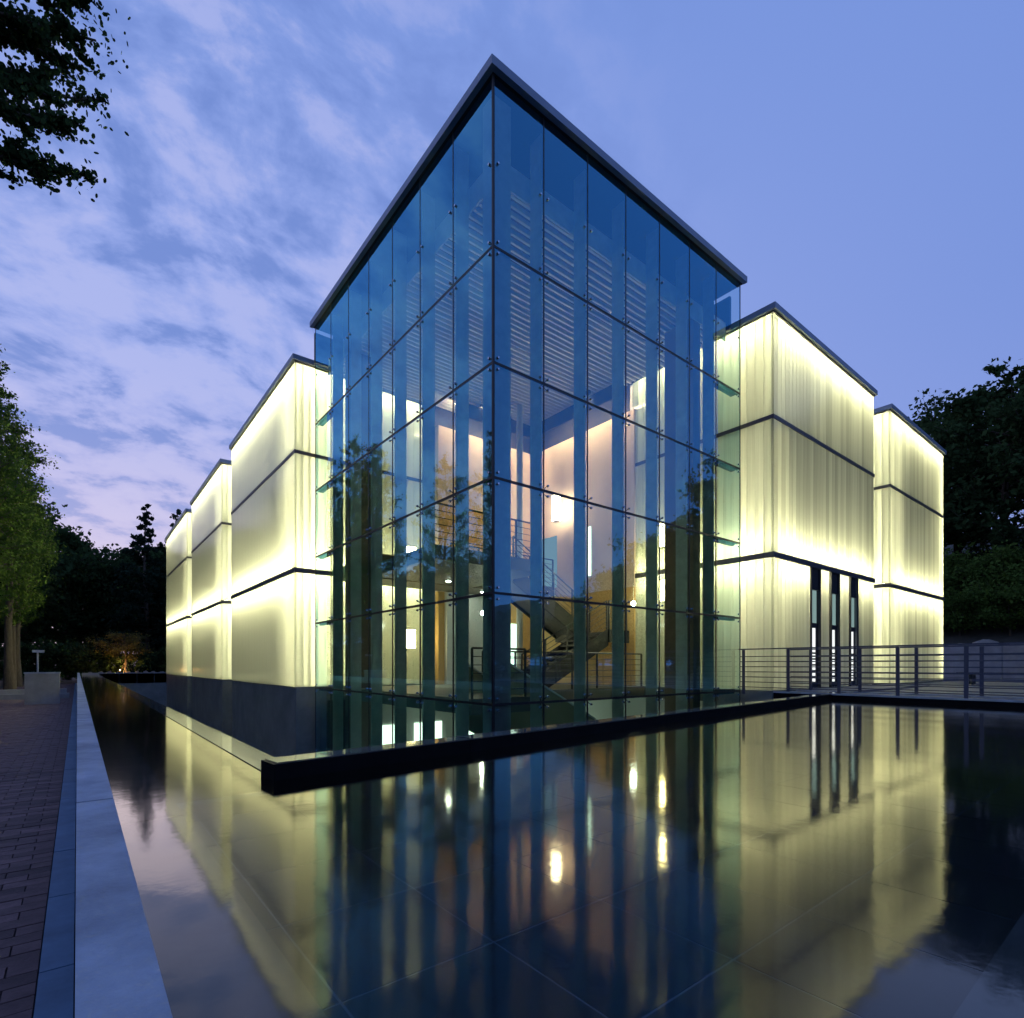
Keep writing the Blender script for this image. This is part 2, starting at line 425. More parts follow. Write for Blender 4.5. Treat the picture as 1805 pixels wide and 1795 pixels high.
y = -9.0
while y < 45:
    bx('gutter_stone', M_gutter, gt, -5.864, -5.735, y + .006, y + .994, -.672, -.630 + random.uniform(-.002, .002)); y += 1.0

# ------------------------------------------------------------------ glowing channel glass pavilions
Z_B0, Z_B1 = 3.57, 3.72      # dark band at the first floor
Z_T0, Z_T1 = 7.16, 7.26      # thin band at the second floor
Z_TOP = 9.88
def pavilion(side, a0, a1, depth, label, planks, slots=(), upright=True, far_tube=False):
    """u runs along the facade away from the tower, v goes inward; side 'L': x = v, y = u; side 'R': x = u, y = v"""
    length = a1 - a0
    if side == 'L': root = thing('channel_glass_pavilion', (-.5, a0, FLOOR), label, 'pavilion', 'channel glass pavilions')
    else: root = thing('channel_glass_pavilion', (a0, -.75, FLOOR), label, 'pavilion', 'channel glass pavilions')
    def mapb(u0, u1, v0, v1, z0, z1):
        return (v0, v1, u0, u1, z0 - FLOOR, z1 - FLOOR) if side == 'L' else (u0, u1, v0, v1, z0 - FLOOR, z1 - FLOOR)
    def B(name, mat, *a, parent=root): return bx(name, mat, parent, *mapb(*a))
    C = .76                       # cavity between glass and inner wall
    # plinth down into the sunken court
    npl = max(2, int(length / 2.0))
    for k in range(npl):
        B('plinth_panel', M_plinth, k * length / npl + .003, (k + 1) * length / npl - .003, .03, .20, -3.4, FLOOR - .004)
    B('plinth_panel', M_plinth, .03, .2, .204, depth - .004, -3.4, FLOOR - .004)
    # inner walls and slabs
    B('inner_wall', M_cavity, C, length - .04, C, C + .15, FLOOR + .02, Z_TOP)
    B('inner_wall', M_cavity, C, C + .15, C + .152, depth - .02, FLOOR + .02, Z_TOP)
    B('end_wall', M_cavity, length - .038, length, .05, depth, FLOOR + .02, Z_TOP)
    B('back_wall', M_cavity, .05, length - .04, depth - .018, depth + .1, FLOOR + .02, Z_TOP)
    B('slab', M_cavity, .05, length - .05, .05, depth - .05, FLOOR - .002, FLOOR + .018)
    # tiers of channel glass on the facade and on the end that faces the tower
    tiers = ((FLOOR + .01, Z_B0), (Z_B1, Z_T0), (Z_T1, Z_TOP))
    pitch = .22
    for ti, (z0, z1) in enumerate(tiers):
        zz0, zz1 = z0 + .004 - FLOOR, z1 - .004 - FLOOR
        for face in ('facade', 'end'):
            ln = length if face == 'facade' else depth
            n = max(1, round((ln - .06) / pitch)); pw = (ln - .06) / n
            def prof(me_u):       # U profile: web and two flanges turned inward
                return None
            uprof = [(-pw / 2 + .002, .062), (-pw / 2 + .002, 0), (pw / 2 - .002, 0), (pw / 2 - .002, .062)]
            def add(mb, uc):
                pts = []
                for (pu, pv) in uprof:
                    if face == 'facade': q = (pv, uc + pu) if side == 'L' else (uc + pu, pv)
                    else: q = (uc + pu, pv) if side == 'L' else (pv, uc + pu)
                    pts.append(q)
                for k in range(3):
                    (xa, ya), (xb, yb) = pts[k], pts[k + 1]
                    q = [(xa, ya, zz0), (xb, yb, zz0), (xb, yb, zz1), (xa, ya, zz1)]
                    flip = (side == 'L') == (face == 'facade')        # outer faces look outward
                    mb.quad(*(q[::-1] if flip else q))
            if planks:
                base = MB(); add(base, 0); me = base.mesh('glass_plank', M_chan)
                for k in range(n):
                    uc = .03 + pw * (k + .5)
                    if ti == 0 and face == 'facade' and any(s0 - .02 < uc < s1 + .02 for s0, s1 in slots): continue
                    if face == 'facade': lc = (0, uc, 0) if side == 'L' else (uc, 0, 0)
                    else: lc = (uc, 0, 0) if side == 'L' else (0, uc, 0)
                    link('glass_plank', me, root, lc)
            else:
                mb = MB()
                for k in range(n): add(mb, .03 + pw * (k + .5))
                tag(mb.build('glass_tier', M_chan_far, root), kind='stuff')
    # corner post, bands
    for (z0, z1, name, pr) in ((Z_B0, Z_B1, 'floor_band', .03), (Z_T0, Z_T1, 'floor_band', .02)):
        B(name, M_band, -pr, length + .01, -pr, .10, z0, z1)
        B(name, M_band, -pr, .10, .101, depth, z0, z1)
    # floor of the cavity at the first-floor band (lamps stand above and hang below it)
    B('cavity_deck', M_cavity, .10, length - .05, .102, C - .002, Z_B0 + .02, Z_B1 - .02)
    B('cavity_deck', M_cavity, .102, C - .002, C, depth - .05, Z_B0 + .02, Z_B1 - .02)
    # light tubes along the top and along the first-floor band
    for (z, ) in ((Z_TOP - .10, ), (Z_B1 + .07, ), (Z_B0 - .09, )):
        B('light_tube', M_tube, .33, length - .08, .33, .375, z, z + .035)
        B('light_tube', M_tube, .33, .375, .377, depth - .2, z, z + .035)
    # upright tubes in the end cavity, and at the far end of the last right pavilion
    if upright:
        for zt in ((FLOOR + .1, Z_B0 - .2), (Z_B1 + .2, Z_TOP - .2)):
            B('light_tube', M_tube, .42, .434, 1.0, 1.014, *zt)
    if far_tube:
        for zt in ((FLOOR + .1, Z_B0 - .2), (Z_B1 + .2, Z_TOP - .2)):
            B('light_tube', M_tube, length - .12, length - .10, .40, .42, *zt)
    # roof
    B('roof_deck', M_dark, -.02, length + .02, -.02, depth + .05, Z_TOP + .006, Z_TOP + .04)
    B('roof_cap', M_cap, -.09, length + .05, -.09, depth + .1, Z_TOP + .045, Z_TOP + .20)
    # entrance slots
    for (s0, s1) in slots:
        d = B('entrance_door', M_dark, s0 - .0, s0 + .045, -.03, .34, FLOOR, Z_B0 - .004)
        for a in ((s1 - .045, s1, -.03, .34, FLOOR, Z_B0 - .004), (s0 + .047, s1 - .047, .05, .11, 1.86, 2.0), (s0 + .047, s1 - .047, .05, .11, FLOOR, FLOOR + .16), (s0 + .047, s1 - .047, .03, .09, 2.95, Z_B0 - .006), (s0 + .047, s0 + .12, .055, .10, FLOOR + .162, 1.858), (s1 - .12, s1 - .047, .055, .10, FLOOR + .162, 1.858)):  # the tall dark top piece stands in for shade over the upper pane
            B('door_frame_and_shade', M_dark, *a, parent=d)
        B('door_pane', M_doorlit, s0 + .047, s1 - .047, .075, .085, 2.0, 2.948, parent=d)
        B('door_pane', M_doorlow, s0 + .122, s1 - .122, .075, .085, FLOOR + .162, 1.858, parent=d)
        z = FLOOR + .3
        while z < 1.15:
            B('door_stripe', M_steel, s0 + .123, s1 - .123, .066, .072, z, z + .05, parent=d); z += .17
    return root
pavilion('L', 8.93, 17.2, 4.55, 'glowing channel glass pavilion beside the left facade of the glass tower', False)
pavilion('L', 19.09, 27.03, 4.55, 'middle of the three glowing channel glass pavilions in line along the pool', False)
pavilion('L', 28.69, 38.0, 4.55, 'last glowing channel glass pavilion by the dark trees at the pool end', False)
SL = [(10.85 - 8.61, 11.5 - 8.61), (12.25 - 8.61, 12.9 - 8.61), (13.75 - 8.61, 14.4 - 8.61)]
pavilion('R', 8.61, 15.9, 4.4, 'glowing channel glass pavilion with three dark entrance slots behind the footbridge', True, SL, upright=False)
pavilion('R', 17.5, 24.4, 4.4, 'glowing channel glass pavilion without doors beside the concrete retaining wall', True, far_tube=True)
# recessed links between pavilions
def linkblock(label, *a):
    o = thing('recessed_link', ((a[0] + a[1]) / 2, (a[2] + a[3]) / 2, FLOOR), label, 'building link')
    c = o.location
    bx('wall', M_cavity, o, a[0] - c[0], a[1] - c[0], a[2] - c[1], a[3] - c[1], -3.5, 9.5)
    bx('roof', M_cap, o, a[0] - c[0] - .05, a[1] - c[0] + .05, a[2] - c[1] - .0, a[3] - c[1] + .0, 9.504, 9.6)
linkblock('recessed wall between the first and middle left pavilions', 2.2, 4.0, 17.22, 19.06)
linkblock('recessed wall between the middle and last left pavilions', 2.2, 4.0, 27.06, 28.66)
linkblock('recessed wall between the two right pavilions', 15.93, 17.47, 1.8, 3.6)

# ------------------------------------------------------------------ glass tower
tower = thing('glass_tower', (0, 0, FLOOR), 'tall blue glass corner tower with point fixed panes and flat metal roof', 'building')
def TB(name, mat, *a, parent=tower): return bx(name, mat, parent, a[0], a[1], a[2], a[3], a[4] - FLOOR, a[5] - FLOOR)
NPAN = 7
WL, WR = 8.589 / 7, 8.393 / 7
ROWS = [-3.45, -1.87, .107, 2.04, 4.031, 6.013, 8.014, 10.95]
GJ = .007
bolt_me = MB().tube((0, 0, 0), (0, -.03, 0), .026, .020, 10).mesh('bolt', M_steel, False)
bolt_me_l = MB().tube((0, 0, 0), (-.03, 0, 0), .026, .020, 10).mesh('bolt', M_steel, False)
for r in range(len(ROWS) - 1):
    z0, z1 = ROWS[r] + .009, ROWS[r + 1] - .009
    for k in range(NPAN):
        for face in 'RL':
            W = WR if face == 'R' else WL
            u0, u1 = k * W + GJ, (k + 1) * W - GJ
            if k == 0: u0 = .012
            c = (u0 + u1) / 2; hu = (u1 - u0) / 2; hz = (z1 - z0) / 2; cz_ = (z0 + z1) / 2
            if face == 'R': me = MB().quad((-hu, 0, -hz), (hu, 0, -hz), (hu, 0, hz), (-hu, 0, hz)); lc = (c, 0, cz_ - FLOOR)
            else: me = MB().quad((0, hu, -hz), (0, -hu, -hz), (0, -hu, hz), (0, hu, hz)); lc = (0, c, cz_ - FLOOR)
            p = me.build('glass_pane', M_pane, tower, loc=lc)
            if r >= 1:
                top = hz - .09 if r < len(ROWS) - 2 else hz - .62 * (ROWS[-1] - ROWS[-2]) + .35
                for su in (-1, 1):
                    for zz_ in (-hz + .09, top):
                        q = (su * (hu - .085), -.002, zz_) if face == 'R' else (-.002, su * (hu - .085), zz_)
                        link('bolt', bolt_me if face == 'R' else bolt_me_l, p, q)
# joints
for z in ROWS[1:-1]:
    TB('horizontal_joint', M_joint, .016, 8.393, -.006, .022, z - .022, z + .022)
    TB('horizontal_joint', M_joint, -.006, .022, .024, 8.589, z - .022, z + .022)
for k in range(1, NPAN + 1):
    for (a, b) in zip(ROWS[:-1], ROWS[1:]):
        pass
    TB('vertical_joint', M_joint, k * WR - .013, k * WR + .013, -.004, .016, ROWS[0], 10.955)
    TB('vertical_joint', M_joint, -.004, .016, k * WL - .013, k * WL + .013, ROWS[0], 10.955)
TB('corner_joint', M_joint, -.018, .020, -.018, .020, ROWS[0], 10.955)
# fins behind every joint
for k in range(1, NPAN):
    TB('fin', M_fin, k * WR - .012, k * WR + .012, .06, .36, -3.4, 10.7)
    TB('fin', M_fin, .06, .36, k * WL - .012, k * WL + .012, -3.4, 10.7)
TB('fin', M_fin, .05, .44, .05, .075, -3.4, 10.7)
TB('fin', M_fin, .05, .075, .077, .36, -3.4, 10.7)
# spider arms between fin and panes, and the box brackets that carry the free end panes
for z in ROWS[2:-1]:
    for k in range(1, NPAN):
        for face in 'RL':
            W = WR if face == 'R' else WL
            m = MB()
            for su in (-1, 1):
                for sz in (-1, 1):
                    a = (k * W, .07, z - FLOOR); b = (k * W + su * .09, .012, z - FLOOR + sz * .095)
                    if face == 'L': a = (a[1], a[0], a[2]); b = (b[1], b[0], b[2])
                    m.tube(a, b, .011, .008, 6)
            m.build('spider_fitting', M_dsteel, tower)
    TB('end_bracket', M_stone, 6 * WR + .02, 7 * WR - .18, .05, .16, z - .075, z + .045)
    TB('end_bracket', M_stone, .05, .16, 6 * WL + .02, 7 * WL - .18, z - .075, z + .045)
    TB('end_bracket', M_stone, 7 * WR - .178, 7 * WR - .01, .06, .09, z - .02, z + .01)
    TB('end_bracket', M_stone, .06, .09, 7 * WL - .178, 7 * WL - .01, z - .02, z + .01)
# piers closing the hall at both ends
TB('pier', M_pier, 6 * WR - .35, 6 * WR + .0 - .02, .42, 1.25, -3.4, 9.68)
TB('pier', M_pier, .42, 1.25, 6 * WL - .35, 6 * WL - .02, -3.4, 9.68)
# roof
OV = .13
TB('roof_soffit', M_soffit, -OV + .01, 8.50, -OV + .01, 8.70, 10.965, 10.985)
TB('roof_deck', M_dark, .1, 8.4, .1, 8.6, 10.988, 11.03)
for a in ((-OV, 8.52, -OV, -OV + .1), (-OV, -OV + .1, -OV + .101, 8.72)):
    TB('roof_fascia', M_cap, *a, 10.96, 11.115)
TB('roof_sheet', M_cap, -OV + .102, 8.52, -OV + .102, 8.72, 11.05, 11.10)
# slatted ceiling
y = .55
slat_me = MB().box(.5, 8.3, -.025, .025, 0, .09).mesh('ceiling_slat', M_slat)
while y < 8.5:
    link('ceiling_slat', slat_me, tower, (0, y, 9.70 - FLOOR)); y += .17
TB('ceiling_deck', M_dark, .42, 8.4, .42, 8.6, 10.1, 10.15)
TB('ceiling_edge', M_fin, .42, 8.4, .40, .43, 9.62, 10.1)
TB('ceiling_edge', M_fin, .40, .43, .432, 8.6, 9.62, 10.1)
# hall walls: the warm core at the back and its returns
TB('core_wall', M_peach, 4.15, 8.70, 8.24, 8.45, 3.31, 9.0)
TB('core_wall', M_peach, 8.55, 8.70, 3.5, 8.238, 3.31, 9.0)
TB('core_wall', M_orangelit, 4.15, 8.70, 8.24, 8.45, FLOOR, 3.308)  # lower core walls coloured as if lit orange
TB('core_wall', M_orangelit, 8.55, 8.70, 3.5, 8.238, FLOOR, 3.308)
TB('yellow_lit_band', M_orangelit, 4.17, 8.5, 8.222, 8.238, 3.67, 6.35)  # thin orange sheet painted in for the yellow light at gallery level
TB('core_upstand', M_dark, 4.15, 8.70, 8.50, 8.6, 9.0, 10.1)
TB('core_upstand', M_dark, 8.72, 8.82, 3.5, 8.49, 9.0, 10.1)
TB('hall_back', M_dark, 8.72, 8.80, 3.55, 8.49, -3.4, 8.998)
TB('hall_back', M_dark, .0, 8.6, 8.62, 8.70, 9.9, 10.8)
TB('hall_back', M_dark, 8.42, 8.50, .3, 8.6, 9.9, 10.8)
TB('clerestory_pane', M_doorlit, 6.6, 7.3, 8.47, 8.49, 9.05, 9.5)
TB('back_screen', M_dark, .45, 4.1, 8.72, 8.80, -3.4, -.3)
# floors
TB('hall_floor', M_slab, .45, 8.38, 3.0, 8.22, FLOOR - .32, FLOOR - .002)
TB('hall_floor', M_slab, .45, 2.05, 1.25, 2.998, FLOOR - .32, FLOOR - .004)
TB('gallery_floor', M_slab, .45, 8.38, 6.9, 8.22, 3.32, 3.66)
TB('gallery_floor', M_slab, 1.0, 4.58, 3.55, 6.898, 3.32, 3.658)
TB('gallery_upstand', M_pier, .45, 4.1, 6.86, 6.895, 3.3, 4.02)
TB('basement_floor', M_slab, .45, 8.38, .45, 8.7, -3.4, -3.2)
TB('basement_wall', M_white, .45, 8.38, 7.2, 7.35, -3.198, -.20)
TB('basement_wall', M_white, 7.9, 8.05, .5, 7.198, -3.198, -.20)
TB('ground_wall', M_white, 4.4, 6.6, 8.10, 8.238, FLOOR, 3.30)
for (x0, x1) in ((1.0, 2.2), (2.6, 3.6), (4.2, 5.3), (5.8, 7.0)):
    TB('basement_light_panel', M_cool, x0, x1, 7.17, 7.195, -2.6, -1.0)
# lit door and windows in the core
for (y0, y1, z0, z1, m_) in ((6.95, 7.75, 3.68, 5.6, M_doorlit), (5.3, 5.45, 3.9, 5.6, M_cool)):
    TB('lit_doorway', m_, 8.52, 8.545, y0, y1, z0, z1)
TB('lit_doorway', M_cool, 7.2, 7.75, 8.2, 8.235, FLOOR + .05, 2.35)
TB('lit_doorway', M_doorlow, 6.95, 7.1, 8.2, 8.235, FLOOR + .4, 2.6)
# hall columns
for (x, y) in ((2.6, 6.5), (6.4, 6.6)):
    MB().tube((x, y, -3.3), (x, y, 9.55), .11, .11, 16).build('column', M_white, tower, True)

# staircase between ground floor and gallery
def flight(root, xa, za, xb, zb, y0, y1, n, name='flight'):
    """steps between two side strings, sloping underside"""
    dx = (xb - xa) / n; dz = (zb - za) / n
    fl = MB().prism([(xa, za - .34), (xb, zb - .34), (xb, zb - .26), (xa, za - .26)], 'y', y0, y1).build(name, M_slab, root)
    for k in range(n):
        x = xa + dx * k; z = za + dz * (k + .5)
        MB().box(min(x, x + dx), max(x, x + dx), y0 + .05, y1 - .05, z - .05, z).build('step', M_slab, fl)
    for y in (y0, y1 - .045):
        MB().prism([(xa, za - .44), (xb, zb - .44), (xb, zb + .08), (xa, za + .08)], 'y', y - .002, y + .043).build('stringer', M_dark, fl)
    return fl
def sloped_rail(root, xa, za, xb, zb, y, h=.95, n=4, nb=5, mat=M_railin):
    rl = MB().tube((xa, y, za + h), (xb, y, zb + h), .022, None, 6).build('handrail', mat, root)
    for k in range(n + 1):
        t = k / n; x = xa + (xb - xa) * t; z = za + (zb - za) * t
        MB().box(x - .015, x + .015, y - .025, y + .025, z - .1, z + h).build('post', mat, rl)
    for j in range(1, nb + 1):
        hh = h * j / (nb + 1)
        MB().tube((xa, y, za + hh), (xb, y, zb + hh), .009, None, 5).build('bar', mat, rl)
st = thing('staircase', (0, 0, FLOOR), 'dog leg staircase with grey stringers behind the glass tower corner', 'staircase')
LZ = 1.70
flight(st, 7.4, LZ, 3.9, .0, 3.6, 4.7, 10)
flight(st, 7.95, LZ, 4.6, 3.53, 4.8, 5.9, 11)
bx('landing', M_slab, st, 7.4, 8.36, 3.6, 5.9, LZ - .26, LZ - .002)
bx('landing_edge', M_dark, st, 7.39, 8.36, 3.55, 3.598, LZ - .34, LZ + .06)
sloped_rail(st, 7.4, LZ, 3.9, 0, 3.66)
sloped_rail(st, 7.95, LZ, 4.6, 3.53, 4.84)
sloped_rail(st, 7.45, LZ, 8.3, LZ, 3.62, n=1)
# stair down to the basement with solid parapets and pale caps
bs = thing('basement_staircase', (0, 0, FLOOR), 'olive walled stair with pale cap rail descending below the hall floor', 'staircase')
for y in (1.85, 3.05):
    zt = .78 if y < 2 else .62
    MB().prism([(1.7, zt), (6.6, zt - 2.42), (6.6, zt - 4.0), (1.7, zt - 1.5)], 'y', y, y + .09).build('parapet', M_olive, bs)
    MB().prism([(1.7, zt + .004), (6.6, zt - 2.416), (6.6, zt - 2.37), (1.7, zt + .05)], 'y', y - .02, y + .11).build('cap_rail', M_white, bs)
for k in range(14):
    MB().box(2.05 + k * .32, 2.05 + (k + 1) * .32, 1.945, 3.045, -.2 - .17 * (k + 1), -.17 * (k + 1)).build('step', M_slab, bs)
# level railings in the hall
def level_rail(label, p0, p1, z, n, h=1.0, nb=5, mat=M_railin, name='hall_railing', cat='railing', hw=.022):
    r_ = thing(name, (*p0, z), label, cat)
    dx, dy = p1[0] - p0[0], p1[1] - p0[1]; ln = math.hypot(dx, dy)
    MB().tube((0, 0, h), (dx, dy, h), hw, None, 6).build('handrail', mat, r_)
    for k in range(n + 1):
        t = k / n; a = math.atan2(dy, dx)
        o = MB().box(-.012, .012, -.028, .028, -.004, h - .004).build('post', mat, r_, loc=(dx * t, dy * t, 0)); o.rotation_euler[2] = a
    for j in range(1, nb + 1):
        MB().tube((0, 0, h * j / (nb + 1)), (dx, dy, h * j / (nb + 1)), .009, None, 5).build('bar', mat, r_)
    return r_
level_rail('dark horizontal bar railing on the gallery in front of the warm wall', (3.75, 6.92), (8.3, 6.92), 3.66, 4)
level_rail('dark horizontal bar railing on the gallery landing above the staircase', (1.05, 3.6), (4.5, 3.6), 3.66, 4)
level_rail('dark horizontal bar railing along the ground floor edge of the hall', (2.1, 3.05), (8.3, 3.05), FLOOR, 6)
level_rail('dark horizontal bar railing by the white ground floor wall', (.5, 1.3), (1.9, 1.3), FLOOR, 2)

# lamps in the hall
def lantern(label, c, s, mat, grp='hall lanterns'):
    o = thing('wall_lantern', (c[0], c[1], c[2] - s[2] / 2), label, 'lamp', grp)
    bx('lamp_shade', mat, o, -s[0] / 2, s[0] / 2, -s[1] / 2, s[1] / 2, .02, s[2] - .02)
    bx('lamp_cap', M_steel, o, -s[0] / 2 - .01, s[0] / 2 + .01, -s[1] / 2 - .01, s[1] / 2 + .01, s[2] - .018, s[2] + .01)
    bx('lamp_base', M_steel, o, -s[0] / 2 - .01, s[0] / 2 + .01, -s[1] / 2 - .01, s[1] / 2 + .01, -.01, .018)
    return o
lantern('large bright white box lantern hanging before the peach wall', (8.05, 6.5, 6.42), (.20, .22, .95), M_lampwarm)
lantern('slim yellow lantern above the gallery level by the right channel glass', (8.2, 2.15, 4.65), (.16, .30, .75), M_lampyel)
lantern('slim yellow lantern below the gallery level by the right channel glass', (8.2, 2.15, 3.0), (.14, .22, .65), M_lampyel)
lantern('yellow lantern on the ground floor before the left channel glass', (3.25, 8.55, 1.67), (.28, .14, .65), M_lampyel)
lantern('small square yellow lantern at gallery level before the left channel glass', (3.25, 8.5, 4.62), (.30, .14, .28), M_lampyel)
lantern('thin tall yellow lantern high on the left channel glass', (1.6, 8.6, 5.45), (.10, .10, .68), M_lampyel)
def downlight(label, x, y, z, r=.07):
    o = thing('ceiling_downlight', (x, y, z), label, 'lamp', 'ceiling downlights')
    MB().tube((0, 0, 0), (0, 0, .05), r + .015, r + .02, 12).build('housing', M_steel, o)
    MB().tube((0, 0, -.012), (0, 0, -.002), r * .7, r, 12).build('lens', M_spot, o)
for (x, y, z) in ((3.2, 6.2, 3.30), (5.4, 7.4, 3.30), (7.3, 7.5, 3.30), (1.5, 7.5, 3.30), (4.0, 3.0, -.25), (6.5, 6.0, -.25), (2.0, 5.0, -.25)):
    lab = {3.30: 'small round downlight under the gallery floor', 9.6: 'small round downlight in the slatted ceiling', -.25: 'small round downlight over the basement'}[z]
    downlight(lab, x, y, z)
for (x, y) in ((2.2, 2.4), (5.6, 1.9), (2.4, 6.0), (5.2, 4.4), (7.3, 6.9), (5.4, 7.4), (7.6, 4.6)):  # added spotlights, lenses kept out of view, to brighten the hall
    o = thing('added_spotlight', (x, y, 9.62), 'added spotlight hidden between the ceiling slats', 'lamp', 'added ceiling spotlights')
    MB().tube((0, 0, 0), (0, 0, .46), .085, .08, 14, False).build('housing', M_dark, o)
    MB().tube((0, 0, .43), (0, 0, .44), .07, None, 14).build('lens', M_addedspot, o)
# added wall washers: tubes hidden in ceiling troughs to brighten the warm walls
o = thing('added_wall_washer', (4.3, 7.45, 9.40), 'added hidden trough light brightening the back warm wall from the ceiling', 'lamp')
bx('trough', M_dark, o, 0, 4.0, -.05, -.03, -.26, .2); bx('trough', M_dark, o, 0, 4.0, -.028, .12, .16, .2)
bx('light_tube', M_addedwash, o, .05, 3.95, .03, .06, .08, .11)
o = thing('added_wall_washer', (7.75, 3.6, 9.40), 'added hidden trough light brightening the warm wall beside the staircase', 'lamp')
bx('trough', M_dark, o, -.05, -.03, 0, 3.8, -.26, .2); bx('trough', M_dark, o, -.028, .12, 0, 3.8, .16, .2)
bx('light_tube', M_addedwash, o, .03, .06, .05, 3.75, .08, .11)
for (x, y, z, lab) in ((4.05, 5.6, 2.35, 'bare white globe lamp beside the staircase underside'), (7.7, 2.9, 2.65, 'small white globe lamp at the right end of the hall')):
    o = thing('globe_lamp', (x, y, z), lab, 'lamp')
    m = MB()
    for i in range(6):
        a0, a1 = math.pi * i / 6 - math.pi / 2, math.pi * (i + 1) / 6 - math.pi / 2
        m.tube((0, 0, .07 * math.sin(a0)), (0, 0, .07 * math.sin(a1)), max(.003, .07 * math.cos(a0)), max(.003, .07 * math.cos(a1)), 12, False)
    m.build('globe', M_spot, o, True)
    MB().tube((0, 0, .068), (0, 0, .9), .008, None, 6).build('stem', M_steel, o)

# ------------------------------------------------------------------ footbridge
br = thing('footbridge', (8.3, -9.2, FLOOR), 'narrow dark footbridge with pale edge leading to the entrance slots', 'bridge')
bx('deck', M_slab, br, .05, 1.25, 0, 8.3, -.16, -.02)
bx('edge_beam', M_conc, br, -.03, .048, 0, 8.3, -.032, .006)
bx('edge_beam', M_conc, br, 1.252, 1.33, 0, 8.3, -.032, .006)
bx('side_plate', M_stone, br, -.02, .048, 0, 8.3, -.20, -.034)
bx('side_plate', M_stone, br, 1.252, 1.32, 0, 8.3, -.20, -.034)
bx('girder', M_dsteel, br, .2, .45, 0, 8.3, -.40, -.162)
bx('girder', M_dsteel, br, .85, 1.1, 0, 8.3, -.40, -.162)
fr_ = thing('entrance_terrace', (10.5, -.8, FLOOR), 'dark stone terrace before the entrance slots', 'terrace')
bx('slab', M_slab, fr_, -.85, 6.4, -1.2, .0, -.3, -.006)
def bridge_rail(x, lab):
    r_ = thing('bridge_railing', (x, -.14, FLOOR), lab, 'railing', 'bridge railings')
    H_ = 1.06
    for k in range(9):
        bx('post', M_rail, r_, -.018, .018, -1.102 * k - .032, -1.102 * k + .032, -.1, H_ - .004)
    bx('handrail', M_rail, r_, -.03, .03, -9.0, .12, H_, H_ + .03)
    for j in range(7):
        z = .09 + j * .132
        MB().tube((0, -9.0, z), (0, .1, z), .011, None, 6).build('bar', M_rail, r_)
bridge_rail(8.30, 'blue grey bar railing on the tower side of the footbridge')
bridge_rail(9.60, 'blue grey bar railing on the far side of the footbridge')

# ------------------------------------------------------------------ right bank, retaining wall, hill
terr = MB().box(9.86, 30.18, -14.0, -2.05, -3.4, .08).box(17.05, 30.18, -2.05, -.85, -3.4, .08)
struct(terr.build('terrace', M_slab), 'grey stone terrace beyond the footbridge')
bench = thing('bench', (20.5, -4.4, .08), 'long low dark slatted bench on the terrace', 'bench')
for k in range(4): bx('slat', M_dsteel, bench, -.28 + k * .14, -.16 + k * .14, -2.4, 2.4, .40, .44)
for yy in (-2.0, 0, 2.0): bx('leg', M_dsteel, bench, -.25, .22, yy - .05, yy + .05, 0, .398)
rw = thing('retaining_wall', (30.2, -16, -.7), 'grey panelled concrete retaining wall at the foot of the hill', 'wall')
y = 0
while y < 46:
    for zz_ in (0, .84, 1.67): bx('panel', M_conc2, rw, 0, .3, y + .01, y + 1.29, zz_ + .008, zz_ + (.83 if zz_ < 1.6 else .80) - .008)
    y += 1.3
hx = np.linspace(30.5, 150, 40); hy = np.linspace(-110, 130, 60)
rng = np.random.default_rng(3)
hv = []; hf = []
for i, x in enumerate(hx):
    for j, y in enumerate(hy):
        z = 1.55 + 16 * (1 - math.exp(-(x - 30.5) / 30)) + (.7 * math.sin(x * .31 + y * .17) + .5 * math.sin(y * .41)) * min(1, (x - 30.5) / 6)
        hv.append((x, y, z))
for i in range(39):
    for j in range(59): a = i * 60 + j; hf.append((a, a + 60, a + 61, a + 1))
hm = MB(); hm.v = hv; hm.f = hf
struct(hm.build('hill', M_soil, smooth=True), 'dark wooded hillside rising behind the retaining wall')
def rock(loc, s, lab, rz):
    rg = np.random.default_rng(int(abs(loc[1]) * 100)); m = MB(); n = 9
    rings = [(0, 1.0), (.35, 1.08), (.7, .72), (1.0, .2)]
    for (t, r) in rings:
        for i in range(n):
            a = 2 * math.pi * i / n; q = r * (1 + rg.uniform(-.18, .18)); m.v.append((s[0] * q * math.cos(a), s[1] * q * math.sin(a), s[2] * (t + rg.uniform(-.06, .06)) - .1))
    for k in range(3):
        for i in range(n): m.f.append((k * n + i, k * n + (i + 1) % n, (k + 1) * n + (i + 1) % n, (k + 1) * n + i))
    m.f.append(tuple(3 * n + i for i in range(n)))
    o = m.build('boulder', M_rock, None, loc=loc); o.rotation_euler[2] = rz; tag(o, lab, 'rock', 'boulders on the retaining wall')
rock((30.9, -.1, 1.62), (.35, .75, .38), 'brownish boulder on the retaining wall next to the last right pavilion', .2)
rock((31.2, -.95, 1.66), (.4, .62, .52), 'pale pointed boulder in the middle of the retaining wall top', .5)
rock((31.1, -2.15, 1.66), (.3, .5, .34), 'small flat pale boulder on the retaining wall under the shrubs', .1)

